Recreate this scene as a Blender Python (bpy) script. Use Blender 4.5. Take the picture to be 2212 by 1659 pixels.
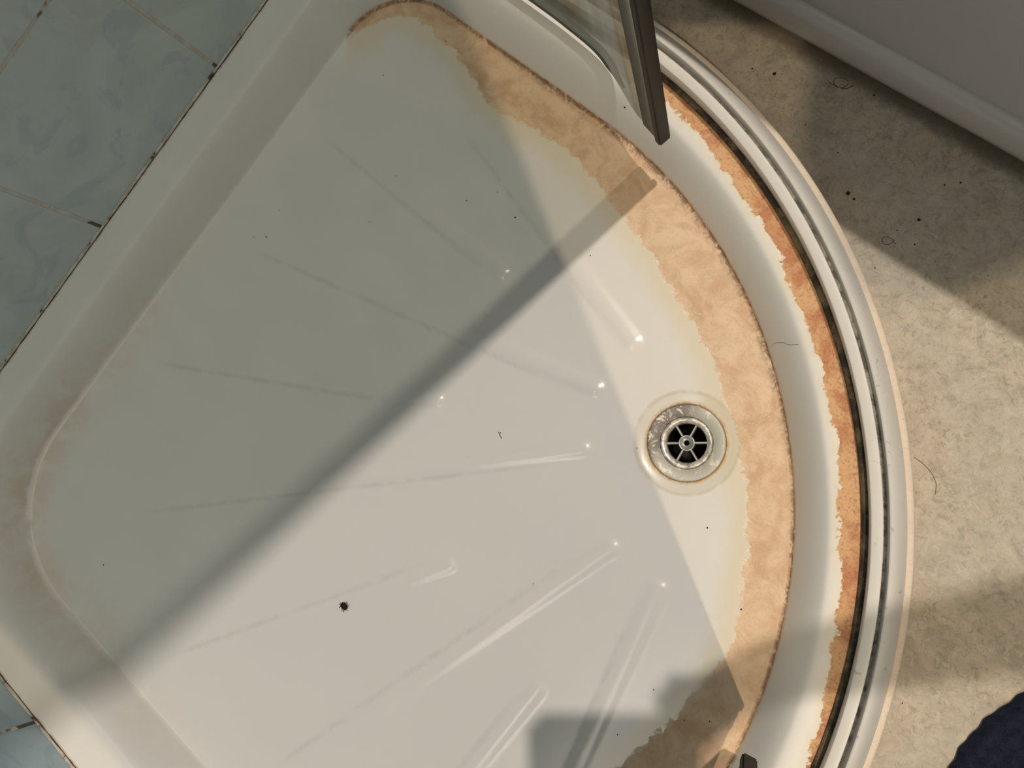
import bpy, bmesh, math, random
import numpy as np
from mathutils import Vector, Matrix

random.seed(7)
scn = bpy.context.scene
for o in list(bpy.data.objects):
    bpy.data.objects.remove(o)
COL = scn.collection
PI = math.pi

# ------------------------------------------------------------------ camera
R = [[0.7339669497815559, 0.6175540328562021, -0.28270043001627326],
     [-0.6160247379408692, 0.7805877227441113, 0.10581270881156912],
     [0.286017549939209, 0.09648742718198988, 0.9533541511539966]]
CAM = Vector((0.687899822, 0.646652592, 0.764248656))
cd = bpy.data.cameras.new('camera'); cam = bpy.data.objects.new('camera', cd); COL.objects.link(cam)
cd.sensor_width = 36.0; cd.sensor_fit = 'HORIZONTAL'
cd.lens = 1949.0735 / 2212 * 36.0
cd.clip_start = 0.01
m = Matrix(R).transposed().to_4x4(); m.translation = CAM
cam.matrix_world = m
scn.camera = cam

# ------------------------------------------------------------------ light
scn.view_settings.view_transform = 'Standard'
scn.view_settings.look = 'None'
scn.view_settings.gamma = 1.0
scn.view_settings.use_curve_mapping = False
scn.view_settings.exposure = 0.0

w = bpy.data.worlds.new('world'); scn.world = w; w.use_nodes = True
bg = w.node_tree.nodes['Background']
bg.inputs[0].default_value = (1.0, 0.98, 0.96, 1); bg.inputs[1].default_value = 0.31

SUN_DIR = Vector((-0.060, -0.345, -0.935)).normalized()      # high daylight from the window side
sd = bpy.data.lights.new('daylight', 'SUN'); sd.energy = 1.55; sd.angle = math.radians(1.1); sd.color = (1.0, 0.88, 0.76)
so = bpy.data.objects.new('daylight', sd); COL.objects.link(so); so.location = (0.9, 2.0, 3.0)
so.rotation_euler = SUN_DIR.to_track_quat('-Z', 'Y').to_euler()

LAMP = Vector((1.6, 0.09, 2.2))                                 # small warm ceiling spot
ld = bpy.data.lights.new('ceiling_spot', 'POINT'); ld.energy = 64; ld.shadow_soft_size = 0.012; ld.color = (1.0, 0.78, 0.52)
lo = bpy.data.objects.new('ceiling_spot', ld); COL.objects.link(lo); lo.location = LAMP

# ------------------------------------------------------------------ node helpers
class NT:
    def __init__(s, name):
        s.m = bpy.data.materials.new(name); s.m.use_nodes = True
        s.t = s.m.node_tree; s.n = s.t.nodes; s.b = s.n['Principled BSDF']; s.out = s.n['Material Output']
    def link(s, a, b): s.t.links.new(a, b)
    def put(s, sock, v):
        if isinstance(v, bpy.types.NodeSocket): s.t.links.new(v, sock)
        elif isinstance(v, (tuple, list)): sock.default_value = tuple(v) + ((1,) if len(v) == 3 and sock.type == 'RGBA' else ())
        else: sock.default_value = v
    def math(s, op, a, b=0.0, c=None, clamp=False):
        n = s.n.new('ShaderNodeMath'); n.operation = op; n.use_clamp = clamp
        s.put(n.inputs[0], a); s.put(n.inputs[1], b)
        if c is not None: s.put(n.inputs[2], c)
        return n.outputs[0]
    def mul(s, *a):
        r = a[0]
        for x in a[1:]: r = s.math('MULTIPLY', r, x)
        return r
    def add(s, a, b): return s.math('ADD', a, b)
    def sub(s, a, b): return s.math('SUBTRACT', a, b)
    def step(s, v, lo, hi):
        n = s.n.new('ShaderNodeMapRange'); n.interpolation_type = 'SMOOTHSTEP'
        s.put(n.inputs['Value'], v); s.put(n.inputs['From Min'], lo); s.put(n.inputs['From Max'], hi)
        return n.outputs[0]
    def mix(s, f, a, b, mode='MIX'):
        n = s.n.new('ShaderNodeMix'); n.data_type = 'RGBA'; n.blend_type = mode
        s.put(n.inputs[0], f); s.put(n.inputs[6], a); s.put(n.inputs[7], b)
        return n.outputs[2]
    def co(s):
        if not hasattr(s, '_co'): s._co = s.n.new('ShaderNodeNewGeometry').outputs['Position']
        return s._co
    def noise(s, scale, detail=4, rough=0.55, dist=0.0, vec=None, col=False, lac=2.0):
        n = s.n.new('ShaderNodeTexNoise'); n.inputs['Scale'].default_value = scale
        n.inputs['Detail'].default_value = detail; n.inputs['Roughness'].default_value = rough
        n.inputs['Distortion'].default_value = dist
        s.link(vec or s.co(), n.inputs['Vector'])
        return n.outputs['Color' if col else 'Fac']
    def voro(s, scale, feature='F1', vec=None, rnd=1.0):
        n = s.n.new('ShaderNodeTexVoronoi'); n.feature = feature; n.inputs['Scale'].default_value = scale
        n.inputs['Randomness'].default_value = rnd
        s.link(vec or s.co(), n.inputs['Vector']); return n.outputs['Distance']
    def attr(s, name):
        n = s.n.new('ShaderNodeAttribute'); n.attribute_name = name; return n.outputs['Fac']
    def bump(s, h, strength=0.3, dist=0.001):
        n = s.n.new('ShaderNodeBump'); n.inputs['Strength'].default_value = strength; n.inputs['Distance'].default_value = dist
        s.put(n.inputs['Height'], h); s.link(n.outputs[0], s.b.inputs['Normal'])
    def xyz(s):
        if not hasattr(s, '_xyz'):
            n = s.n.new('ShaderNodeSeparateXYZ'); s.link(s.co(), n.inputs[0]); s._xyz = n.outputs
        return s._xyz
    def base(s, col=None, rough=None, metal=None, spec=None, coat=None, coatr=None):
        b = s.b.inputs
        if col is not None: s.put(b['Base Color'], col)
        if rough is not None: s.put(b['Roughness'], rough)
        if metal is not None: s.put(b['Metallic'], metal)
        if spec is not None: s.put(b['Specular IOR Level'], spec)
        if coat is not None: s.put(b['Coat Weight'], coat)
        if coatr is not None: s.put(b['Coat Roughness'], coatr)
        return s.m

def simple(name, col, rough=0.5, metal=0.0, var=0.08, scale=60, bump=0.0):
    t = NT(name); c = tuple(x * (1 - var) for x in col)
    t.base(t.mix(t.noise(scale), c, col), rough, metal)
    if bump: t.bump(t.noise(scale * 3), bump, 0.001)
    return t.m

# ------------------------------------------------------------------ object helpers
def tag(o, label=None, cat=None, group=None, kind=None):
    if label: o['label'] = label
    if cat: o['category'] = cat
    if group: o['group'] = group
    if kind: o['kind'] = kind
    return o
def empty(name, loc, label, cat, group=None):
    o = bpy.data.objects.new(name, None); COL.objects.link(o); o.location = loc; o.empty_display_size = 0.03
    return tag(o, label, cat, group)
def mesh_obj(name, verts, faces, mat, parent=None, smooth=True, origin=None):
    """verts are in world space; origin moves the object's pivot"""
    org = Vector(origin) if origin is not None else (Vector(parent.location) if parent else Vector((0, 0, 0)))
    me = bpy.data.meshes.new(name)
    me.from_pydata([tuple(Vector(v) - org) for v in verts], [], faces)
    me.update()
    if smooth:
        me.polygons.foreach_set('use_smooth', [True] * len(me.polygons))
    o = bpy.data.objects.new(name, me); COL.objects.link(o)
    if mat: me.materials.append(mat)
    if parent:
        o.parent = parent
        par_off = Vector(parent.location)
        o.location = org - par_off if parent.parent is None else (0, 0, 0)
    else:
        o.location = org
    return o
def bm_obj(name, bm, mat, parent=None, smooth=True, origin=None):
    bmesh.ops.recalc_face_normals(bm, faces=bm.faces)
    v = [tuple(x.co) for x in bm.verts]; bm.verts.index_update()
    f = [[q.index for q in p.verts] for p in bm.faces]; bm.free()
    return mesh_obj(name, v, f, mat, parent, smooth, origin)
def bx(bm, x0, x1, y0, y1, z0, z1, bevel=0.0, seg=2):
    r = bmesh.ops.create_cube(bm, size=1)
    vs = r['verts']
    for v in vs:
        v.co = Vector(((x0 + x1) / 2 + v.co.x * (x1 - x0), (y0 + y1) / 2 + v.co.y * (y1 - y0), (z0 + z1) / 2 + v.co.z * (z1 - z0)))
    if bevel:
        es = list({e for v in vs for e in v.link_edges})
        bmesh.ops.bevel(bm, geom=es, offset=bevel, segments=seg, affect='EDGES', profile=0.5)
def tube(path, rad, n=8, cap=True):
    """path list of Vector, rad float or list -> verts, faces"""
    P = [Vector(p) for p in path]; V = []; F = []
    k = len(P)
    up = Vector((0, 0, 1))
    for i, p in enumerate(P):
        t = (P[min(i + 1, k - 1)] - P[max(i - 1, 0)]).normalized()
        a = t.cross(up)
        if a.length < 1e-3: a = t.cross(Vector((1, 0, 0)))
        a.normalize(); b = t.cross(a).normalized()
        r = rad[i] if isinstance(rad, (list, tuple)) else rad
        for j in range(n):
            q = 2 * PI * j / n
            V.append(p + a * math.cos(q) * r + b * math.sin(q) * r)
    for i in range(k - 1):
        for j in range(n):
            F.append([i * n + j, i * n + (j + 1) % n, (i + 1) * n + (j + 1) % n, (i + 1) * n + j])
    if cap:
        F.append(list(range(n))[::-1]); F.append([(k - 1) * n + j for j in range(n)])
    return V, F
def merge(parts):
    V = []; F = []
    for v, f in parts:
        o = len(V); V += list(v); F += [[i + o for i in q] for q in f]
    return V, F
def sweep(prof, path, closed=True):
    """prof: list of (r_offset, z); path: list of (x, y, nx, ny) -> verts, faces (closed profile)"""
    V = []; F = []; n = len(prof)
    for (x, y, nx, ny) in path:
        for (r, z) in prof: V.append((x + nx * r, y + ny * r, z))
    for i in range(len(path) - 1):
        for j in range(n if closed else n - 1):
            a = i * n + j; b = i * n + (j + 1) % n
            F.append([a, b, b + n, a + n])
    if closed:
        F.append(list(range(n))); F.append([(len(path) - 1) * n + j for j in range(n)][::-1])
    return V, F

# ------------------------------------------------------------------ plan of the tray
S = 0.900; C0 = 0.3493; RO = 0.5507; RB = 0.4615
FLOOR_Z = -0.065
DRAIN = (0.6040, 0.6240)

def arc_pts(cx, cy, r, a0, a1, n):
    return [(cx + r * math.cos(math.radians(a0 + (a1 - a0) * i / n)), cy + r * math.sin(math.radians(a0 + (a1 - a0) * i / n))) for i in range(n + 1)]
XA, YA = 0.070, 0.075
YT = C0 + RB
base_pts = (arc_pts(XA + 0.13, YA + 0.13, 0.13, 180, 270, 40)
            + arc_pts(YT - 0.075, YA + 0.075, 0.075, 270, 360, 24)
            + arc_pts(C0, C0, RB, 0, 90, 150)
            + arc_pts(XA + 0.075, YT - 0.075, 0.075, 90, 180, 24))
outer_pts = [(0, 0), (S, 0)] + arc_pts(C0, C0, RO, 0, 90, 150) + [(0, S)]
BP = np.array(base_pts); BQ = np.roll(BP, -1, 0)
def seg_dist(P, A, Bq):
    out = np.full(len(P), 1e9)
    for a, b in zip(A, Bq):
        ab = b - a; L = ab @ ab
        if L < 1e-14: continue
        t = np.clip(((P - a) @ ab) / L, 0, 1)
        d = np.hypot(*(P - a - t[:, None] * ab).T)
        out = np.minimum(out, d)
    return out
def inside(P, A, Bq):
    c = np.zeros(len(P), bool)
    for a, b in zip(A, Bq):
        cond = ((a[1] > P[:, 1]) != (b[1] > P[:, 1]))
        with np.errstate(divide='ignore', invalid='ignore'):
            xi = (b[0] - a[0]) * (P[:, 1] - a[1]) / (b[1] - a[1] + 1e-30) + a[0]
        c ^= cond & (P[:, 0] < xi)
    return c
def ray_hit(o, th, pts):
    A = np.array(pts); Bq = np.roll(A, -1, 0); dx, dy = math.cos(th), math.sin(th); best = 0
    e = Bq - A; den = dx * e[:, 1] - dy * e[:, 0]
    w_ = A - np.array(o)
    with np.errstate(divide='ignore', invalid='ignore'):
        t = (w_[:, 0] * e[:, 1] - w_[:, 1] * e[:, 0]) / den
        u = (w_[:, 0] * dy - w_[:, 1] * dx) / den
    ok = (abs(den) > 1e-12) & (u >= -1e-6) & (u <= 1 + 1e-6) & (t > 0)
    return t[ok].max()

# ribs: moulded anti-slip fingers fanning towards the waste
half = [((0.245, 0.737), (0.508, 0.666), 0.0115), ((0.118, 0.645), (0.366, 0.641), 0.0105),
        ((0.125, 0.507), (0.508, 0.611), 0.0115), ((0.117, 0.346), (0.394, 0.506), 0.0100)]
RIBS = [h + (1.0,) for h in half] + [((a[1], a[0]), (b[1], b[0]), wd, 0.8) for a, b, wd in half] + [((0.205, 0.215), (0.534, 0.560), 0.0115, 0.8)]

def floor_z(P):
    dd = np.hypot(P[:, 0] - DRAIN[0], P[:, 1] - DRAIN[1])
    z = -0.0530 + 0.009 * np.clip(dd / 0.6, 0, 1)
    for a, b, wd, hs in RIBS:
        a = np.array(a); b = np.array(b); ab = b - a; t = np.clip(((P - a) @ ab) / (ab @ ab), 0, 1)
        q = np.hypot(*(P - a - t[:, None] * ab).T)
        hh = np.clip(1 - (q / wd), 0, 1)
        sm = hh * hh * (3 - 2 * hh)
        s2 = np.clip(sm * 1.25, 0, 1)
        z += 0.0018 * hs * s2 * (0.22 + 0.78 * t * t)
    z -= 0.0014 * (1 - np.clip((dd - 0.036) / 0.010, 0, 1) ** 2 * (3 - 2 * np.clip((dd - 0.036) / 0.010, 0, 1)))
    return z
def tray_z(P, d):
    z = floor_z(P)
    t = np.clip(d / 0.0275, 0, 1)
    s = 1 - (1 - t) ** 1.45
    z = z + s * (0.0 - z)
    # tiny ridge line before the slope along the rim
    z += 0.0006 * np.exp(-((d - 0.034) / 0.006) ** 2)
    return z

# ------------------------------------------------------------------ materials
def tray_material():
    t = NT('acrylic_tray')
    d = t.attr('dd'); w1 = t.attr('w1'); w2 = t.attr('w2'); q = t.attr('wallside'); rd = t.attr('rdrain'); cor = t.attr('corner')
    n1 = t.noise(38, 5, 0.62, 0.6); n2 = t.noise(120, 5, 0.7, 1.2); n3 = t.noise(420, 4, 0.7); n4 = t.noise(14, 3, 0.5)
    clean = t.mix(n4, (0.77, 0.765, 0.745), (0.81, 0.80, 0.775))
    # yellow halo inside the stain band
    e = t.add(d, t.mul(t.sub(n1, 0.5), 0.030))
    halo = t.mul(t.step(t.add(e, w1), -0.020, 0.006), t.step(d, 0.003, -0.001), t.step(w1, 0.004, 0.014))
    c = t.mix(t.mul(halo, 0.6), clean, (0.76, 0.66, 0.46))
    # orange limescale band at the foot of the upstand
    e2 = t.add(t.add(d, w1), t.add(t.mul(t.sub(n1, 0.5), 0.030), t.mul(t.sub(n2, 0.5), 0.012)))
    band = t.mul(t.step(e2, 0.009, 0.0125), t.step(d, 0.0025, 0.0), t.step(w1, 0.004, 0.012))
    chips = t.step(t.add(n2, t.mul(n3, 0.25)), 0.73, 0.76)
    bandcol = t.mix(t.step(n1, 0.35, 0.62), (0.60, 0.37, 0.21), (0.76, 0.55, 0.36))
    bandcol = t.mix(t.mul(t.step(n2, 0.52, 0.66), 0.45), bandcol, (0.47, 0.27, 0.14))
    bandcol = t.mix(t.mul(chips, 0.5), bandcol, (0.80, 0.68, 0.50))
    c = t.mix(t.mul(band, 0.92), c, bandcol)
    # brown grime line
    g = t.mul(t.step(d, -0.0085, -0.001), t.step(d, 0.0022, 0.0004), t.step(w1, 0.004, 0.012))
    gn = t.step(t.add(t.mul(n2, 0.7), t.mul(n1, 0.5)), 0.50, 0.72)
    c = t.mix(t.mul(g, gn, t.attr('grm'), 0.85), c, (0.13, 0.065, 0.03))
    g2 = t.mul(t.step(d, -0.0030, -0.0008), t.step(d, 0.0020, 0.0004), t.step(w1, 0.004, 0.012))
    c = t.mix(t.mul(g2, t.step(n2, 0.30, 0.62), 0.9), c, (0.22, 0.11, 0.045))
    # rust stain beside the rail
    e3 = t.add(d, t.add(t.mul(t.sub(n1, 0.5), 0.020), t.mul(t.sub(n2, 0.5), 0.013)))
    rs = t.mul(t.step(t.add(e3, w2), -0.0006, 0.0008), t.step(w2, -0.2, -0.1))
    rcol = t.mix(t.step(n1, 0.38, 0.60), (0.56, 0.25, 0.12), (0.72, 0.44, 0.23))
    rcol = t.mix(t.mul(t.step(n2, 0.50, 0.62), t.step(d, 0.040, 0.048), 0.6), rcol, (0.30, 0.13, 0.09))
    rcol = t.mix(t.mul(t.step(n3, 0.50, 0.72), 0.75), rcol, (0.26, 0.11, 0.08))
    rcol = t.mix(t.step(n2, 0.70, 0.73), rcol, (0.80, 0.66, 0.46))
    hal = t.mul(t.step(t.add(e3, w2), -0.010, 0.001), t.step(w2, -0.2, -0.1))
    c = t.mix(t.mul(hal, 0.6), c, (0.78, 0.70, 0.50))
    c = t.mix(rs, c, rcol)
    dk = t.mul(t.step(d, 0.0490, 0.0515), t.step(d, 0.0600, 0.0565), t.step(w2, -0.2, -0.1))
    c = t.mix(t.mul(dk, 0.85), c, (0.13, 0.075, 0.04))
    # cream aged outer lip
    lip = t.mul(t.step(d, 0.078, 0.082), t.step(t.attr('joint'), 0.30, 0.34))
    c = t.mix(t.mul(lip, 0.8), c, t.mix(t.step(n3, 0.62, 0.70), (0.80, 0.735, 0.63), (0.45, 0.42, 0.37)))
    # wall side: broken chalky line and beige film
    dl = t.add(d, t.mul(t.sub(n1, 0.5), 0.004))
    line = t.mul(t.step(dl, -0.0028, -0.0012), t.step(dl, 0.0028, 0.0010), q, t.step(n4, 0.40, 0.47), cor)
    c = t.mix(t.mul(t.step(d, -0.045, 0.0), t.step(d, 0.03, 0.004), q, cor, t.step(t.add(n1, t.mul(n4, 0.5)), 0.55, 0.95), 0.55), c, (0.64, 0.52, 0.40))
    c = t.mix(t.mul(line, 0.9), c, (0.90, 0.86, 0.80))
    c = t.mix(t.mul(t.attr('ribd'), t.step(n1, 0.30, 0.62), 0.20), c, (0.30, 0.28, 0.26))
    # mould along the wall joint
    je = t.attr('joint')
    c = t.mix(t.mul(t.step(je, 0.006, 0.001), t.step(t.add(n1, t.mul(n2, 0.3)), 0.62, 0.74), 0.8), c, (0.36, 0.24, 0.14))
    c = t.mix(t.mul(t.step(je, 0.0022, 0.0010), t.step(t.add(n1, t.mul(n2, 0.4)), 0.60, 0.70)), c, (0.04, 0.035, 0.03))
    # waste ring stain
    r1 = t.mul(t.step(t.add(rd, t.mul(t.sub(n1, 0.5), 0.006)), 0.0475, 0.045), 0.30)
    c = t.mix(r1, c, (0.60, 0.52, 0.36))
    r3 = t.mul(t.step(t.math('ABSOLUTE', t.sub(rd, 0.0462)), 0.0022, 0.0008), t.step(n1, 0.42, 0.6), 0.5)
    c = t.mix(r3, c, (0.58, 0.52, 0.36))
    r2 = t.mul(t.step(rd, 0.0385, 0.0355), t.step(n2, 0.30, 0.6))
    c = t.mix(r2, c, (0.60, 0.37, 0.13))
    r4 = t.mul(t.step(rd, 0.0360, 0.0350), 0.8)
    c = t.mix(r4, c, (0.18, 0.10, 0.04))
    sc_ = t.math('MAXIMUM', t.mul(band, 0.5), rs)
    t.base(c, t.add(t.add(0.22, t.mul(t.step(d, -0.004, 0.006), 0.22)), t.mul(sc_, 0.35)), 0.0, 0.5)
    t.bump(t.add(t.mul(sc_, t.add(n2, n3)), t.mul(n4, 0.5)), 0.35, 0.0012)
    return t.m

def tile_material(name, axis, g0, pitch, row, rpitch, tint):
    """glazed marbled tiles; grout lines across `axis` at g0 + k*pitch and at height row + k*rpitch"""
    t = NT(name)
    X = t.xyz(); u = X[axis]; v = X[2]
    wob = t.mul(t.sub(t.noise(25, 3), 0.5), 0.0012)
    def lines(val, off, p):
        a = t.math('FRACT', t.math('DIVIDE', t.sub(val, off - 50 * p), p))
        dd = t.math('MINIMUM', a, t.sub(1.0, a))
        return t.math('MULTIPLY', dd, p)
    du = t.add(lines(u, g0, pitch), wob); dv = t.add(lines(v, row, rpitch), wob)
    dm = t.math('MINIMUM', du, dv)
    grout = t.step(dm, 0.0023, 0.0016)
    n = t.noise(9, 5, 0.6, 1.5); n2 = t.noise(13, 4, 0.6, 1.8); n3 = t.noise(60, 4, 0.6)
    c = t.mix(t.step(n, 0.32, 0.70), tuple(x * 0.92 for x in tint), tuple(min(1, x * 1.06) for x in tint))
    c = t.mix(t.mul(t.step(n2, 0.53, 0.62), 0.40), c, tuple(x * f for x, f in zip(tint, (0.66, 0.74, 0.84))))
    gc = t.mix(t.step(t.noise(45, 4), 0.35, 0.6), (0.74, 0.74, 0.68), (0.60, 0.57, 0.50))
    low = t.step(v, 0.14, 0.0)
    mould = t.step(t.add(t.noise(30, 3), t.mul(t.step(v, 0.035, 0.0), 0.22)), 0.60, 0.66)
    gc = t.mix(t.mul(mould, 0.9), gc, (0.07, 0.05, 0.035))
    c = t.mix(grout, c, gc)
    j = t.step(t.add(v, t.mul(t.sub(n3, 0.5), 0.003)), 0.0025, 0.0010)
    c = t.mix(t.mul(j, t.step(t.noise(22, 4), 0.50, 0.60)), c, (0.04, 0.035, 0.03))
    t.base(c, t.add(0.22, t.mul(grout, 0.5)), 0.0, 0.5)
    t.bump(t.sub(1.0, grout), 0.6, 0.0012)
    return t.m

def vinyl_material():
    t = NT('stone_vinyl')
    n = t.noise(48, 6, 0.78, 0.8); n2 = t.noise(150, 5, 0.75, 1.0); n3 = t.noise(12, 3, 0.6); n4 = t.noise(260, 3, 0.7)
    c = t.mix(t.step(n, 0.33, 0.66), (0.385, 0.335, 0.265), (0.54, 0.475, 0.375))
    c = t.mix(t.mul(t.step(n2, 0.56, 0.66), 0.40), c, (0.69, 0.64, 0.55))
    c = t.mix(t.mul(t.step(n2, 0.47, 0.38), 0.65), c, (0.26, 0.235, 0.185))
    c = t.mix(t.mul(t.step(t.noise(330, 4, 0.8, 0.6), 0.60, 0.70), 0.5), c, (0.66, 0.60, 0.50))
    vein = t.step(t.math('ABSOLUTE', t.sub(t.noise(34, 6, 0.75, 1.2), 0.5)), 0.012, 0.002)
    c = t.mix(t.mul(vein, 0.35), c, (0.28, 0.25, 0.20))
    c = t.mix(t.mul(t.step(n3, 0.42, 0.62), 0.25), c, (0.47, 0.46, 0.41))
    dirt = t.mul(t.step(t.noise(34, 5, 0.7, 0.5), 0.60, 0.70), t.step(n4, 0.45, 0.62), t.step(t.xyz()[1], 0.70, 0.90))
    c = t.mix(t.mul(dirt, 0.7), c, (0.13, 0.11, 0.09))
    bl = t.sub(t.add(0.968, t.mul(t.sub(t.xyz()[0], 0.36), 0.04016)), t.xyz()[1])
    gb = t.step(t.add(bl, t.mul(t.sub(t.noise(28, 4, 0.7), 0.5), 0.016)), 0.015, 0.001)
    c = t.mix(t.mul(gb, 0.75), c, (0.11, 0.085, 0.06))  # band along the bath foot: grime, with the plinth's contact shadow painted in
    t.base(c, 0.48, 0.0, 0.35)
    t.bump(t.add(n2, t.mul(n4, 0.4)), 0.25, 0.0015)
    return t.m

def rail_material():
    t = NT('painted_rail')
    n = t.noise(90, 5, 0.7, 0.8); n2 = t.noise(30, 4, 0.6); g = t.attr('gr')
    c = t.mix(n2, (0.70, 0.69, 0.655), (0.77, 0.76, 0.73))
    c = t.mix(t.mul(t.step(n, 0.61, 0.66), t.step(n2, 0.42, 0.58), 0.6), c, (0.36, 0.34, 0.32))
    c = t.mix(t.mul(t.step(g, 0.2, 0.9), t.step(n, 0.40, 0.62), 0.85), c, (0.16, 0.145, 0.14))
    t.base(c, 0.33, 0.0, 0.5)
    t.bump(n, 0.15, 0.0006)
    return t.m

def glass_material(name, col, glossy=0.05, dcol=(0.16, 0.20, 0.17), tlf=0.55):
    t = NT(name)
    tr = t.n.new('ShaderNodeBsdfTransparent'); t.put(tr.inputs[0], col)
    gl = t.n.new('ShaderNodeBsdfGlossy'); gl.inputs['Roughness'].default_value = 0.08
    df = t.n.new('ShaderNodeBsdfDiffuse'); df.inputs[0].default_value = tuple(dcol) + (1,)
    tl = t.n.new('ShaderNodeBsdfTranslucent'); tl.inputs[0].default_value = (0.70, 0.72, 0.66, 1)
    md_ = t.n.new('ShaderNodeMixShader'); md_.inputs[0].default_value = tlf
    t.link(df.outputs[0], md_.inputs[1]); t.link(tl.outputs[0], md_.inputs[2])
    gm = t.n.new('ShaderNodeNewGeometry'); dt = t.n.new('ShaderNodeVectorMath'); dt.operation = 'DOT_PRODUCT'
    t.link(gm.outputs['Normal'], dt.inputs[0]); t.link(gm.outputs['Incoming'], dt.inputs[1])
    cs = t.math('ABSOLUTE', dt.outputs['Value'])
    fres = t.add(0.04, t.mul(0.96, t.math('POWER', t.sub(1.0, cs), 5.0)))
    m1 = t.n.new('ShaderNodeMixShader'); m2 = t.n.new('ShaderNodeMixShader')
    t.put(m1.inputs[0], t.add(t.mul(t.noise(12, 3), 0.16), glossy)); t.link(tr.outputs[0], m1.inputs[1]); t.link(md_.outputs[0], m1.inputs[2])
    t.link(fres, m2.inputs[0]); t.link(m1.outputs[0], m2.inputs[1]); t.link(gl.outputs[0], m2.inputs[2])
    t.link(m2.outputs[0], t.out.inputs[0])
    return t.m

M_TRAY = tray_material()
M_TILE_A = tile_material('tile_blue_left', 1, 0.4184, 0.2061, 0.1965, 0.2065, (0.62, 0.72, 0.72))
M_TILE_B = tile_material('tile_blue_front', 0, 0.2873, 0.2061, 0.1965, 0.2065, (0.44, 0.57, 0.66))
M_VINYL = vinyl_material()
M_RAIL = rail_material()
M_GLASS = glass_material('green_glass', (0.745, 0.765, 0.725), 0.04)
M_GLASS_OLD = glass_material('limescaled_glass', (0.40, 0.43, 0.40), 0.45, (0.20, 0.22, 0.20), 0.10)  # limescaled, with extra opacity added to hold back the ceiling spot
M_CLEAR = glass_material('clear_seal', (0.30, 0.31, 0.28), 0.65, (0.30, 0.29, 0.25), 0.1)
M_DARK = simple('brown_magnet_seal', (0.018, 0.012, 0.008), 0.6, 0, 0.4, 90)
M_BATH = simple('white_acrylic_bath', (0.60, 0.575, 0.565), 0.28, 0, 0.05, 4)
M_SIL = None

# ------------------------------------------------------------------ structure
def slab(name, x0, x1, y0, y1, z0, z1, mat):
    bm = bmesh.new(); bx(bm, x0, x1, y0, y1, z0, z1)
    o = bm_obj(name, bm, mat, smooth=False); o['kind'] = 'structure'; return o
hx0, hx1, hy0, hy1 = DRAIN[0] - 0.04, DRAIN[0] + 0.04, DRAIN[1] - 0.04, DRAIN[1] + 0.04
xs_ = [-0.10, hx0, hx1, 2.4]; ys_ = [-0.30, hy0, hy1, 2.2]
Vf = [(x, y, z) for z in (FLOOR_Z, FLOOR_Z - 0.08) for y in ys_ for x in xs_]; Ff = []
for zi in (0, 16):
    for j in range(3):
        for i in range(3):
            if i == 1 and j == 1: continue
            a_ = zi + j * 4 + i; q_ = [a_, a_ + 1, a_ + 5, a_ + 4]; Ff.append(q_ if zi == 0 else q_[::-1])
for a_, b_ in ((5, 6), (6, 10), (10, 9), (9, 5), (0, 3), (3, 15), (15, 12), (12, 0)): Ff.append([a_, b_, b_ + 16, a_ + 16])
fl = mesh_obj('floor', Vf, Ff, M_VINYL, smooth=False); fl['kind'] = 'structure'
slab('wall_left', -0.10, 0.0, -0.10, 2.2, FLOOR_Z, 3.00, M_TILE_A)
slab('wall_front', 0.0, 2.4, -0.10, 0.0, FLOOR_Z, 3.00, M_TILE_B)

# sealant bead along the two wall joints
t = NT('old_silicone')
n1 = t.noise(40, 4, 0.7); n2 = t.noise(130, 4, 0.7)
M_SIL = t.base(t.mix(t.step(t.add(n1, t.mul(n2, 0.3)), 0.73, 0.79), t.mix(t.step(n1, 0.4, 0.6), (0.66, 0.645, 0.60), (0.50, 0.42, 0.32)), (0.05, 0.04, 0.03)), 0.5)
def bead(name, pts):
    V, F = tube(pts, [0.0011 + 0.0006 * random.random() for _ in pts], 6)
    o = mesh_obj(name, V, F, M_SIL); o['kind'] = 'structure'; return o
bead('trim_1', [(0.0008, 0.002 + i * 0.008, 0.0012) for i in range(112)])
bead('trim_2', [(0.002 + i * 0.008, 0.0008, 0.0012) for i in range(112)])

# ------------------------------------------------------------------ shower tray
O = (0.42, 0.42)
NA = 1000
ths = np.linspace(0, 2 * PI, NA, endpoint=False)
rb = np.array([ray_hit(O, a, base_pts) for a in ths]); ro = np.array([ray_hit(O, a, outer_pts) for a in ths])
U = list(np.linspace(0.02, 0.94, 118)) + list(np.linspace(0.945, 0.999, 12))
rows = []
for u in U: rows.append((rb * u, None))
for v in list(np.linspace(0, 1, 46) ** 1.0)[0:]:
    rows.append((rb + (ro - 0.004 - rb) * v, None))
nr = len(rows)
PX = np.concatenate([O[0] + r * np.cos(ths) for r, _ in rows]); PY = np.concatenate([O[1] + r * np.sin(ths) for r, _ in rows])
P = np.stack([PX, PY], 1)
D = seg_dist(P, BP, BQ); ins = inside(P, BP, BQ); D = np.where(ins, -D, D)
D[len(U) * NA:(len(U) + 1) * NA] = 0.0
Z = tray_z(P, D)
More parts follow.
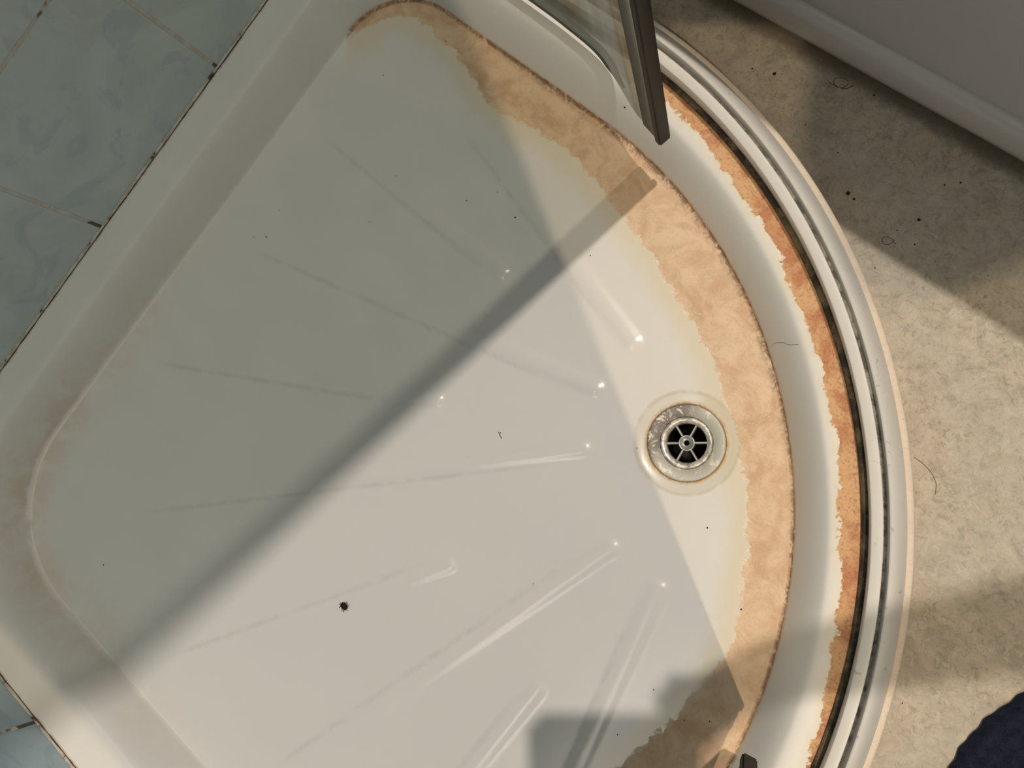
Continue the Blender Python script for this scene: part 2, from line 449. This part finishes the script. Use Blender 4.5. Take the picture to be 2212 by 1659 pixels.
# rounded outer lip then skirt down to the floor
ex = []
for (dr, zz) in [(0.0026, -0.0006), (0.0036, -0.0018), (0.004, -0.0035), (0.004, -0.02), (0.004, FLOOR_Z)]:
    r = ro - 0.004 + dr
    ex.append(np.stack([O[0] + r * np.cos(ths), O[1] + r * np.sin(ths), np.full(NA, zz)], 1))
V3 = np.concatenate([np.stack([PX, PY, Z], 1)] + ex)
Dall = np.concatenate([D, np.full(NA * len(ex), 0.089)])
faces = []
tot = nr + len(ex)
dr_ = np.hypot(V3[:, 0] - DRAIN[0], V3[:, 1] - DRAIN[1])
for i in range(tot - 1):
    for j in range(NA):
        a = i * NA + j; b = i * NA + (j + 1) % NA
        q = (a, b, b + NA, a + NA)
        if dr_[a] < 0.030 and dr_[b] < 0.030 and dr_[b + NA] < 0.030: continue
        faces.append(q)
c_i = len(V3); cz = tray_z(np.array([O]), np.array([-0.3]))[0]
V3 = np.vstack([V3, [[O[0], O[1], cz]]]); Dall = np.append(Dall, -0.3)
for j in range(NA): faces.append((c_i, (j + 1) % NA, j))
tray = empty('shower_tray', (0.42, 0.42, FLOOR_Z), 'white acrylic quadrant shower tray with fanned ribs and orange limescale stains', 'shower tray')
basin = mesh_obj('basin', [tuple(v) for v in V3.tolist()], faces, M_TRAY, tray)
ang = np.degrees(np.arctan2(V3[:, 1] - C0, V3[:, 0] - C0))
W1 = np.interp(ang, [-180, -30, -12, 2, 8, 15, 22, 30, 45, 60, 70, 80, 92, 104, 106, 112, 116, 121, 124.5, 127, 180],
               [0.0, 0.0, 0.05, 0.085, 0.075, 0.060, 0.045, 0.046, 0.052, 0.060, 0.066, 0.062, 0.050, 0.058, 0.056, 0.034, 0.030, 0.026, 0.020, 0.0, 0.0])
W2 = np.where((ang > -40) & (ang < 88), np.interp(ang, [-40, 8, 14, 20, 26, 33, 45, 55, 65, 75, 88],
               [-0.046, -0.046, -0.046, -0.044, -0.0395, -0.035, -0.0355, -0.034, -0.0345, -0.0375, -0.041]), -1.0)
wallside = np.clip(np.maximum(0.13 - V3[:, 0], 0.13 - V3[:, 1]) / 0.02, 0, 1) * (V3[:, 1] < 0.72)
cor = np.clip(1.15 - np.hypot(V3[:, 0] - 0.07, V3[:, 1] - 0.14) / 0.34, 0, 1)
joint = np.minimum(V3[:, 0], V3[:, 1])
grm = np.interp(ang, [-180, 0, 30, 36, 42, 52, 72, 85, 100, 108, 180], [0.1, 0.15, 0.15, 0.5, 0.3, 0.9, 1.0, 1.0, 0.8, 0.2, 0.1])
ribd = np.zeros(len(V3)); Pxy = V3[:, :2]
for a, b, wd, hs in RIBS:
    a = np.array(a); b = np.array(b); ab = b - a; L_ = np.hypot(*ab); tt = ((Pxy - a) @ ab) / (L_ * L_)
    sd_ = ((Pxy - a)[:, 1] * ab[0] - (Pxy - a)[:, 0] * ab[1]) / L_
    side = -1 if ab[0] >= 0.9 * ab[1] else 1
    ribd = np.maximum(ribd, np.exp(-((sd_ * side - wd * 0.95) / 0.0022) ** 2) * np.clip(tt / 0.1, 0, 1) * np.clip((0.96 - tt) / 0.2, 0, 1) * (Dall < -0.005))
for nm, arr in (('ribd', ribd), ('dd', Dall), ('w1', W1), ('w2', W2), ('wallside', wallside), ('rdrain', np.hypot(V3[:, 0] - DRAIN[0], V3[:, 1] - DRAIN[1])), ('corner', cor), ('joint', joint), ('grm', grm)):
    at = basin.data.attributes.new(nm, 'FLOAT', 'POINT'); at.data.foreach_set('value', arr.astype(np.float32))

# ------------------------------------------------------------------ waste
dz = float(floor_z(np.array([DRAIN]))[0])
def lathe(prof, n=64, cx=DRAIN[0], cy=DRAIN[1]):
    V = []; F = []
    for i in range(n):
        a = 2 * PI * i / n
        for r, z in prof: V.append((cx + r * math.cos(a), cy + r * math.sin(a), z))
    k = len(prof)
    for i in range(n):
        for j in range(k - 1):
            a = i * k + j; b = ((i + 1) % n) * k + j
            F.append([a, b, b + 1, a + 1])
    return V, F
waste = empty('drain_waste', (DRAIN[0], DRAIN[1], dz - 0.03), 'round chrome shower waste with six spokes and chalky limescale', 'drain')
t = NT('scaled_chrome')
n1 = t.noise(95, 5, 0.7, 0.6); n2 = t.noise(420, 4, 0.7); X = t.xyz()
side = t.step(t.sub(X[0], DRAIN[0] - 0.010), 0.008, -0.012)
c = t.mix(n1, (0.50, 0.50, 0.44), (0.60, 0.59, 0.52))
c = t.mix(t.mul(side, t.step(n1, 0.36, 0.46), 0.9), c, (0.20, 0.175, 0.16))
c = t.mix(t.step(t.add(n1, t.mul(n2, 0.15)), 0.67, 0.69), c, (0.80, 0.76, 0.66))
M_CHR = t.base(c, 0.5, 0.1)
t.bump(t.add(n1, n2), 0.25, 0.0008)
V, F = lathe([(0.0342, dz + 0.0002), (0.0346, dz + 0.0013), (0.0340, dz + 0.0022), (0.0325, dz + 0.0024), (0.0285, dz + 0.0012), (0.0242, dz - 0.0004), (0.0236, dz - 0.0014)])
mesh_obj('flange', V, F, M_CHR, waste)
t = NT('polished_chrome_ring')
n1 = t.noise(140, 5, 0.7); n2 = t.noise(500, 3)
c = t.mix(t.step(n1, 0.42, 0.55), (0.36, 0.33, 0.31), (0.66, 0.63, 0.57))
c = t.mix(t.step(t.add(n1, t.mul(n2, 0.2)), 0.64, 0.67), c, (0.85, 0.80, 0.70))
M_RING = t.base(c, 0.33, 0.4)
V, F = lathe([(0.0234, dz - 0.0020), (0.0230, dz - 0.0002), (0.0215, dz + 0.0002), (0.0190, dz - 0.0006), (0.0180, dz - 0.0020), (0.0176, dz - 0.0045), (0.0174, dz - 0.008)])
mesh_obj('strainer_ring', V, F, M_RING, waste)
M_CHROME = simple('bare_chrome', (0.60, 0.60, 0.58), 0.30, 0.75, 0.2, 300)
V, F = lathe([(0.0024, dz - 0.009), (0.0024, dz - 0.0035), (0.0030, dz - 0.0030), (0.0056, dz - 0.0030), (0.0062, dz - 0.0020), (0.0070, dz - 0.0020), (0.0073, dz - 0.0032), (0.0073, dz - 0.009)], 36)
mesh_obj('hub', V, F, M_CHROME, waste)
axis0 = math.radians(40)
for k in range(6):
    a = axis0 + k * PI / 3
    d = Vector((math.cos(a), math.sin(a), 0)); c = Vector((DRAIN[0], DRAIN[1], dz))
    nrm = Vector((-d.y, d.x, 0)); pr_ = [(-0.0011, -0.0085), (-0.0011, -0.0034), (-0.0005, -0.0026), (0.0005, -0.0026), (0.0011, -0.0034), (0.0011, -0.0085)]
    V = []
    for r in (0.0070, 0.0178):
        for o_, z_ in pr_: V.append(c + d * r + nrm * o_ + Vector((0, 0, z_)))
    n = len(pr_); F = [[j, (j + 1) % n, n + (j + 1) % n, n + j] for j in range(n)] + [list(range(n)), [n + j for j in range(n)][::-1]]
    mesh_obj('spoke', V, F, M_CHROME, waste, smooth=False)
t = NT('slimy_pipe'); M_PIPE = t.base(t.mix(t.step(t.noise(120, 3), 0.55, 0.7), (0.006, 0.005, 0.004), (0.05, 0.03, 0.015)), 0.5)
V, F = lathe([(0.0174, dz - 0.006), (0.0185, dz - 0.010), (0.0185, dz - 0.068), (0.0001, dz - 0.070)], 48)
V, F = merge([(V, F), lathe([(0.0236, dz - 0.0012), (0.0236, dz - 0.012), (0.0180, dz - 0.014)], 48)])
mesh_obj('pipe', V, F, M_PIPE, waste)

# ------------------------------------------------------------------ enclosure rail on the rim
path = [(0.002 + i * 0.02, C0, 0, 1) for i in range(17)]
path = [(x, y, nx, ny) for x, y, nx, ny in path if x < C0 - 0.004]
path += [(C0, C0, math.cos(math.radians(90 - a * 0.6)), math.sin(math.radians(90 - a * 0.6))) for a in range(151)]
path += [(C0, C0 - (i + 1) * 0.02, 1, 0) for i in range(17)]
rail = empty('enclosure_rail', (0.744, 0.744, 0.0), 'curved white double track of the shower enclosure along the tray rim', 'shower rail')
inner = [(0.5165, 0.0009), (0.5165, 0.0195), (0.5170, 0.0215), (0.5180, 0.0222), (0.5250, 0.0222), (0.5256, 0.0216), (0.5258, 0.011), (0.5293, 0.010), (0.5293, 0.0009)]
V, F = sweep(inner, path)
ir = mesh_obj('inner_track', V, F, M_RAIL, rail)
outer = [(0.5293, 0.0009), (0.5293, 0.0262), (0.5297, 0.0274), (0.5306, 0.0279), (0.5325, 0.0268), (0.5372, 0.0205), (0.5415, 0.0125), (0.5443, 0.0050), (0.5447, 0.0009)]
V, F = sweep(outer, path)
orr = mesh_obj('outer_track', V, F, M_RAIL, rail)
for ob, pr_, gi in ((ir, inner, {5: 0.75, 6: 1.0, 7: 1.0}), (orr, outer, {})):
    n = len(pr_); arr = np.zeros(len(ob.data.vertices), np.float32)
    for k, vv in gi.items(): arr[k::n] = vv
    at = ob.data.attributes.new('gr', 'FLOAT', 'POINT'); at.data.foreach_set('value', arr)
    for p in ob.data.polygons: p.use_smooth = True
    md = ob.modifiers.new('split', 'EDGE_SPLIT'); md.split_angle = math.radians(40)
# dirty packer strip under the rail's inner edge
t = NT('grimy_strip'); n1 = t.noise(70, 5, 0.7)
M_GRIME = t.base(t.mix(t.step(n1, 0.40, 0.62), (0.030, 0.020, 0.012), (0.17, 0.125, 0.07)), 0.5)
V, F = sweep([(0.5115, 0.0009), (0.5115, 0.0028), (0.5122, 0.0034), (0.5164, 0.0040), (0.5164, 0.0009)], path)
g = mesh_obj('seal_strip', V, F, M_GRIME, rail); g['label'] = 'mouldy brown strip'

# ------------------------------------------------------------------ glass doors (hanging, swung slightly inwards)
def spline(pts, n):
    P_ = np.array(pts, float); out = []
    P_ = np.vstack([2 * P_[0] - P_[1], P_, 2 * P_[-1] - P_[-2]])
    for i in range(1, len(P_) - 2):
        for k in range(n):
            t_ = k / n; a, b, c, d = P_[i - 1], P_[i], P_[i + 1], P_[i + 2]
            out.append(0.5 * ((2 * b) + (-a + c) * t_ + (2 * a - 5 * b + 4 * c - d) * t_ ** 2 + (-a + 3 * b - 3 * c + d) * t_ ** 3))
    out.append(P_[-2]); return [tuple(x) for x in out]
WS = 0
def door(name, plan, lean, z0, z1, label, seal_len, glass):
    pts = spline(plan, 8)
    root = empty(name, (plan[0][0], plan[0][1], z0), label, 'shower door')
    L = Vector(lean)
    def pt(x, y, z): return Vector((x + L.x * (z - z0), y + L.y * (z - z0), z))
    nrm = []
    for i, p in enumerate(pts):
        a = pts[max(i - 1, 0)]; b = pts[min(i + 1, len(pts) - 1)]
        tx, ty = b[0] - a[0], b[1] - a[1]; l = math.hypot(tx, ty); nrm.append((ty / l, -tx / l))
    # pane
    zs = [z0, z0 + 0.01, z0 + 0.03, z0 + 0.1, z0 + 0.4, z0 + 0.9, z1]
    V = []; T = 0.003
    s = 0; ss = [0]
    for i in range(1, len(pts)): s += math.hypot(pts[i][0] - pts[i - 1][0], pts[i][1] - pts[i - 1][1]); ss.append(s)
    for i, (p, q) in enumerate(zip(pts, nrm)):
        for z in zs:
            for sg in (-1, 1):
                v = pt(p[0], p[1], z); V.append((v.x + q[0] * T * sg, v.y + q[1] * T * sg, z))
    nz = len(zs); F = []
    for i in range(len(pts) - 1):
        for k in range(nz - 1):
            for sg in (0, 1):
                a = (i * nz + k) * 2 + sg; b = ((i + 1) * nz + k) * 2 + sg
                F.append([a, b, b + 2, a + 2])
        for k in (0, nz - 1):
            a = (i * nz + k) * 2; b = ((i + 1) * nz + k) * 2; F.append([a, a + 1, b + 1, b])
    for i in (0, len(pts) - 1):
        for k in range(nz - 1):
            a = (i * nz + k) * 2; F.append([a, a + 1, a + 3, a + 2])
    pane = mesh_obj('glass_pane', V, F, glass, root)
    md = pane.modifiers.new('split', 'EDGE_SPLIT'); md.split_angle = math.radians(40)
    # vertical seal: clear fin then dark magnetic strip at the leading edge
    p0 = pts[0]; p1 = pts[2]; tx, ty = p0[0] - p1[0], p0[1] - p1[1]; l = math.hypot(tx, ty); tx /= l; ty /= l; nx, ny = ty, -tx
    def bar(nm, s0, s1, h, mat, zb, zcut):
        V = []
        for z in (0, 1):
            for (a, b) in ((s0, -h), (s1, -h), (s1, h), (s0, h)):
                zz = (z1 if z else zb + (zcut if a == s0 else 0.0))
                v = pt(p0[0] + tx * a + nx * b, p0[1] + ty * a + ny * b, zz); V.append((v.x, v.y, zz))
        bm = bmesh.new(); vs = [bm.verts.new(v) for v in V]
        for f in ((0, 1, 2, 3), (7, 6, 5, 4), (0, 4, 5, 1), (1, 5, 6, 2), (2, 6, 7, 3), (3, 7, 4, 0)): bm.faces.new([vs[k] for k in f])
        bmesh.ops.bevel(bm, geom=list(bm.edges), offset=0.0012, segments=2, affect='EDGES')
        return bm_obj(nm, bm, mat, root)
    bar('clear_fin', -0.020, -0.002, 0.0045, M_CLEAR, z0, 0.0)['label'] = 'translucent grey fin'
    bar('magnetic_strip', -0.002, 0.0055, 0.0060, M_DARK, z0 - 0.002, 0.0)['label'] = 'dark brown strip'
    # dirty bottom wiper
    k0 = next(i for i, x in enumerate(ss) if x > seal_len[0]); k1 = next((i for i, x in enumerate(ss) if x > seal_len[1]), len(ss) - 1)
    bp = [(pts[i][0] - nrm[i][0] * 0.0030 * WS, pts[i][1] - nrm[i][1] * 0.0030 * WS, z0 - 0.001) for i in range(k0, k1)]
    V, F = tube(bp, [0.0010 + 0.0032 * min(1, j / 6) for j in range(len(bp))], 6)
    mesh_obj('bottom_wiper', V, F, simple('wiper_rubber', (0.10, 0.12, 0.10), 0.5), root)
    return root
door('glass_door', [(0.4325, 0.8150), (0.402, 0.822), (0.374, 0.833), (0.340, 0.8455), (0.300, 0.8500), (0.256, 0.8520), (0.15, 0.854), (0.055, 0.856), (0.004, 0.857)],
     (0.015, 0.068, 0), 0.020, 2.95, 'green tinted curved glass door with dark leading edge beside the bath', (0.055, 0.36), M_GLASS)  # pane stretched above real door height, unseen, to shade the lower left
door('glass_door', [(0.8020, 0.4640), (0.810, 0.436), (0.820, 0.400), (0.828, 0.350), (0.834, 0.28), (0.838, 0.15), (0.84, 0.055)],
     (0.030, 0.008, 0), 0.020, 1.85, 'second glass door, only its lowest dark corner showing at the bottom edge', (0.05, 0.3), M_GLASS_OLD)

# ------------------------------------------------------------------ bath side
bath = empty('bathtub', (0.9, 1.0, FLOOR_Z), 'white bathtub side with a rolled bottom edge above the vinyl floor', 'bathtub')
k = math.tan(math.radians(2.3))
def bathy(x): return 0.968 + (x - 0.36) * k
def bsweep(prof, x0=0.02, x1=2.2, n=24):
    V = []; F = []; m_ = len(prof)
    for i in range(n + 1):
        x = x0 + (x1 - x0) * i / n
        for y, z in prof: V.append((x, bathy(x) + y, z))
    for i in range(n):
        for j in range(m_): a = i * m_ + j; b = i * m_ + (j + 1) % m_; F.append([a, b, b + m_, a + m_])
    F.append(list(range(m_))); F.append([n * m_ + j for j in range(m_)][::-1])
    return V, F
V, F = bsweep([(0.022, FLOOR_Z), (0.022, FLOOR_Z + 0.012), (0.003, FLOOR_Z + 0.012), (0.0, FLOOR_Z + 0.015), (-0.002, FLOOR_Z + 0.025), (0.0, FLOOR_Z + 0.048), (0.003, FLOOR_Z + 0.054), (0.010, FLOOR_Z + 0.056), (0.05, FLOOR_Z + 0.056), (0.05, FLOOR_Z)])
o = mesh_obj('plinth', V, F, M_BATH, bath); o.modifiers.new('split', 'EDGE_SPLIT').split_angle = math.radians(50)
V, F = bsweep([(0.012, FLOOR_Z + 0.054), (0.010, FLOOR_Z + 0.060), (0.013, FLOOR_Z + 0.075), (0.020, 0.10), (0.040, 0.33), (0.07, 0.33), (0.07, FLOOR_Z + 0.054)])
o = mesh_obj('side_panel', V, F, M_BATH, bath); o.modifiers.new('split', 'EDGE_SPLIT').split_angle = math.radians(50)
V, F = bsweep([(0.032, 0.33), (0.030, 0.345), (0.034, 0.355), (0.045, 0.358), (0.11, 0.358), (0.13, 0.34), (0.13, 0.33)])
o = mesh_obj('bath_rim', V, F, M_BATH, bath); o.modifiers.new('split', 'EDGE_SPLIT').split_angle = math.radians(50)

# ------------------------------------------------------------------ bath mat
def mat_mesh():
    x0, x1, y0, y1 = 0.93, 1.55, 0.02, 0.70
    nx, ny = 230, 250; pitch = 0.0105
    V = []; F = []
    rnd = random.Random(3)
    jit = {}
    for i in range(nx + 1):
        for j in range(ny + 1):
            x = x0 + (x1 - x0) * i / nx; y = y0 + (y1 - y0) * j / ny
            a = x / pitch; b = y / pitch + 0.5 * (int(math.floor(a)) % 2)
            ca, cb = math.floor(a), math.floor(b)
            kx, ky = jit.setdefault((ca, cb), (rnd.random() * 0.3 - 0.15, rnd.random() * 0.3 - 0.15))
            da, db = a - ca - 0.5 - kx, b - cb - 0.5 - ky
            h = max(0, 1 - (da * da + db * db) * 3.0) ** 0.5
            e = min(x - x0, x1 - x, y - y0, y1 - y)
            z = FLOOR_Z + (0.006 + 0.008 * h) * min(1, e / 0.006 + 0.05) ** 0.5
            wob = 0.004 * math.sin(y * 38 + 1) + 0.0012 * math.sin(y * 300) * math.sin(y * 97)
            bend = 0.012 * (max(0, y - 0.55) / 0.12) ** 2 if y > 0.55 else 0
            V.append((x + wob - 0.004 * math.cos(y * 9) + bend * (1 - i / nx), y, z))
    for i in range(nx):
        for j in range(ny):
            a = i * (ny + 1) + j; F.append([a, a + ny + 1, a + ny + 2, a + 1])
    return V, F
t = NT('navy_chenille'); n1 = t.noise(160, 5, 0.8)
M_MAT = t.base(t.mix(n1, (0.006, 0.008, 0.018), (0.030, 0.036, 0.070)), 0.95, 0, 0.1)
t.bump(t.noise(900, 3), 0.8, 0.002)
V, F = mat_mesh()
tag(mesh_obj('bath_mat', V, F, M_MAT, origin=(1.24, 0.36, FLOOR_Z)), 'dark navy knobbly bath mat on the vinyl floor', 'bath mat')

# ------------------------------------------------------------------ specks, lint and hairs
def ray(px, py, z):
    Rm = Matrix(R); v = Rm.transposed() @ Vector(((px - 1106) / 1949.07, -(py - 829.5) / 1949.07, -1))
    k_ = (z - CAM.z) / v.z; return CAM + v * k_
def tz(x, y):
    Pp = np.array([[x, y]]); dd = seg_dist(Pp, BP, BQ); dd = np.where(inside(Pp, BP, BQ), -dd, dd)
    return float(tray_z(Pp, dd)[0])
def surf(px, py):
    q = ray(px, py, -0.045)
    for _ in range(6): q = ray(px, py, tz(q.x, q.y))
    return q
M_BLACK = simple('black_grit', (0.012, 0.010, 0.008), 0.8, 0, 0.3, 300)
def speck(name, px, py, size, label, cat, group=None, floor=False):
    q = ray(px, py, FLOOR_Z) if floor else surf(px, py)
    bm = bmesh.new(); bmesh.ops.create_icosphere(bm, subdivisions=2, radius=size)
    for v in bm.verts:
        v.co *= 0.75 + 0.5 * random.random(); v.co.z *= 0.55; v.co += q + Vector((0, 0, size * 0.35))
    return tag(bm_obj(name, bm, M_BLACK, origin=q), label, cat, group)
# lint ball with whiskers
q = surf(745, 1309)
parts = []
bm = bmesh.new(); bmesh.ops.create_icosphere(bm, subdivisions=3, radius=0.0029)
for v in bm.verts:
    n_ = 0.65 + 0.6 * random.random(); v.co = Vector((v.co.x * 1.25, v.co.y, v.co.z * 0.7)) * n_ + q + Vector((0, 0, 0.0018))
bm.verts.index_update(); parts.append(([tuple(v.co) for v in bm.verts], [[a.index for a in f.verts] for f in bm.faces])); bm.free()
for k_ in range(14):
    a = random.random() * 2 * PI; pth = [q + Vector((math.cos(a + s * 0.25) * s * 0.0013, math.sin(a + s * 0.25) * s * 0.0013, 0.0010 + 0.0003 * s)) for s in range(5)]
    parts.append(tube(pth, 0.00018, 4))
V, F = merge(parts)
tag(mesh_obj('lint_ball', V, F, M_BLACK, origin=q), 'small black lint ball lying in the lower left of the tray', 'lint')
SP = [(1008, 433, .9), (1113, 470, 1.1), (855, 380, .6), (1075, 415, .6), (575, 512, .9), (548, 512, .6), (604, 455, .5), (800, 479, .5), (828, 163, .7),
      (1275, 552, .7), (1081, 935, .7), (1528, 1140, 1.1), (1412, 1490, .7), (1533, 1558, .8), (1601, 1316, 1.0), (1334, 1587, .7), (1152, 1261, .6), (224, 1220, .8),
      (22, 905, 1.0), (1350, 232, 1.2), (1376, 968, .6), (1478, 1556, .6), (963, 89, .7)]
for x_, y_, s_ in SP:
    speck('dirt_speck', x_, y_, 0.00075 * s_, 'tiny dark dirt speck on the white tray floor', 'dirt speck', 'dirt specks scattered in the shower tray')
FS = [(1890, 148, 1.2), (1673, 160, 2.4), (1625, 148, 1.2), (1888, 206, 1.3), (2040, 400, 1.1), (1976, 528, 1.0), (1832, 418, 2.6), (1845, 430, 1.5), (2075, 395, 1.2), (1890, 579, .9), (1949, 1519, .8), (1938, 498, .8), (1810, 330, 1.0), (1740, 270, 1.0), (1985, 475, 2.0)]
for x_, y_, s_ in FS:
    speck('floor_crumb', x_, y_, 0.00065 * s_, 'small dark crumb on the beige vinyl floor', 'dirt speck', 'crumbs scattered on the vinyl floor', True)
M_HAIR = simple('dark_hair', (0.10, 0.075, 0.055), 0.5)
def hair(pts, label, floor=True, rad=0.00022):
    sp = spline(pts, 8)
    P_ = []
    for a, b in sp:
        v = ray(a, b, FLOOR_Z) if floor else surf(a, b)
        P_.append(v + Vector((0, 0, rad * 1.1)))
    V, F = tube(P_, rad, 5); return tag(mesh_obj('hair', V, F, M_HAIR, origin=P_[0]), label, 'hair')
hair([(1935, 528), (1925, 515), (1910, 512), (1905, 520), (1912, 528), (1925, 526), (1932, 517)], 'looped dark hair on the vinyl floor at the edge of the shade')
hair([(1975, 988), (1995, 1003), (2012, 1022), (2022, 1045), (2020, 1068)], 'long curved hair on the vinyl floor right of the rail')
hair([(1788, 174), (1800, 184), (1818, 190), (1832, 182), (1828, 172), (1812, 168), (1800, 174), (1806, 186), (1826, 192), (1844, 184)], 'tangled dark hair against the foot of the bathtub', True, 0.0003)
hair([(1668, 749), (1672, 742), (1690, 740), (1705, 745), (1725, 744)], 'fine hair lying across the sloping front of the tray', False, 0.00014)
hair([(1077, 933), (1080, 940), (1084, 947)], 'short dark bristle in the middle of the tray', False, 0.00035)

# photographer's phone, shifted beside the lens to place its shadow
Rw = Matrix(R).transposed()
ph = empty('phone', CAM + Rw @ Vector((0.06, -0.03, 0.017)), 'slim dark phone held flat above the tray', 'phone')
def box_local(x0, x1, y0, y1, z0, z1, bev):
    bm = bmesh.new(); bx(bm, x0, x1, y0, y1, z0, z1)
    if bev:
        es = [e for e in bm.edges if abs(e.verts[0].co.z - e.verts[1].co.z) > 1e-4]
        bmesh.ops.bevel(bm, geom=es, offset=bev, segments=6, affect='EDGES')
    for v in bm.verts: v.co = CAM + Rw @ v.co
    return bm
M_PH = simple('phone_case', (0.03, 0.03, 0.032), 0.4)
bm_obj('phone_body', box_local(0.008, 0.156, -0.082, -0.006, 0.013, 0.021, 0.009), M_PH, ph, smooth=False)

# photographer leaning in from the right; only the shade of arm and phone falls into the picture
def skinned(name, pts, edges, mat, parent, sub=2, origin=None):
    me = bpy.data.meshes.new(name); org = Vector(parent.location)
    me.from_pydata([tuple(Vector(p[:3]) - org) for p in pts], edges, [])
    o_ = bpy.data.objects.new(name, me); COL.objects.link(o_); o_.parent = parent; me.materials.append(mat)
    md = o_.modifiers.new('skin', 'SKIN'); md.use_smooth_shade = True
    for i, p in enumerate(pts):
        r = p[3]; r = (r, r) if not isinstance(r, tuple) else r
        me.skin_vertices[0].data[i].radius = r
    me.skin_vertices[0].data[0].use_root = True
    sb = o_.modifiers.new('sub', 'SUBSURF'); sb.levels = sub; sb.render_levels = sub
    return o_
person = empty('person', (1.40, 0.72, FLOOR_Z), 'person in dark clothes leaning over the tray with a phone', 'person')
M_SKIN = simple('skin', (0.55, 0.36, 0.27), 0.5); M_CLOTH = simple('dark_cloth', (0.05, 0.055, 0.07), 0.9); M_HR = simple('brown_hair', (0.06, 0.04, 0.03), 0.7)
def hand_local(x, y, z): v = CAM + Rw @ Vector((x, y, z)); return (v.x, v.y, v.z)
wr = hand_local(0.215, 0.045, 0.045); pm = hand_local(0.165, 0.012, 0.034)
wl = hand_local(0.235, -0.125, 0.050); pl = hand_local(0.180, -0.085, 0.036)
J = [(1.42, 0.74, 0.86, 0.14), (1.36, 0.76, 1.05, 0.13), (1.25, 0.78, 1.28, 0.145), (1.17, 0.80, 1.42, 0.06), (1.06, 0.82, 1.45, 0.09), (1.00, 0.82, 1.44, 0.085),
     (1.20, 1.02, 1.32, 0.065), (1.02, 1.15, 1.05, 0.047), wr + (0.028,), pm + (0.022,),
     (1.18, 0.58, 1.32, 0.065), (1.10, 0.50, 1.04, 0.047), wl + (0.028,), pl + (0.022,),
     (1.44, 0.84, 0.80, 0.095), (1.40, 0.84, 0.40, 0.062), (1.44, 0.84, 0.02, 0.042), (1.33, 0.84, -0.025, 0.032),
     (1.44, 0.62, 0.80, 0.095), (1.42, 0.60, 0.40, 0.062), (1.46, 0.60, 0.02, 0.042), (1.35, 0.59, -0.025, 0.032)]
Ed = [(0, 1), (1, 2), (2, 3), (3, 4), (4, 5), (2, 6), (6, 7), (7, 8), (8, 9), (2, 10), (10, 11), (11, 12), (12, 13), (0, 14), (14, 15), (15, 16), (16, 17), (0, 18), (18, 19), (19, 20), (20, 21)]
for (pi_, sgn, cx_, cy_) in ((9, 1, 0.165, 0.012), (13, -1, 0.180, -0.085)):
    for k_, (fx, fy) in enumerate(((-0.035, 0.014), (-0.045, 0.002), (-0.042, -0.010), (-0.030, -0.020), (-0.010, -0.032))):
        a = len(J); J.append(hand_local(cx_ + fx * 0.55, cy_ + fy * sgn * 0.9, 0.034) + (0.0085,)); J.append(hand_local(cx_ + fx * 1.1, cy_ + fy * sgn * 1.25, 0.031) + (0.0075,))
        Ed += [(pi_, a), (a, a + 1)]
body = skinned('body', J, Ed, M_SKIN, person)
def grow(idx, k_): return [tuple(J[i][:3]) + (J[i][3] * k_ + 0.008,) for i in idx]
skinned('jumper', grow([1, 0, 2, 6, 7, 10, 11], 1.08), [(0, 1), (0, 2), (2, 3), (3, 4), (2, 5), (5, 6)], M_CLOTH, person)
skinned('trousers', grow([0, 14, 15, 16, 18, 19, 20], 1.08), [(0, 1), (1, 2), (2, 3), (0, 4), (4, 5), (5, 6)], M_CLOTH, person)
skinned('hair', [(1.10, 0.82, 1.50, 0.08), (1.03, 0.82, 1.53, 0.085)], [(0, 1)], M_HR, person)
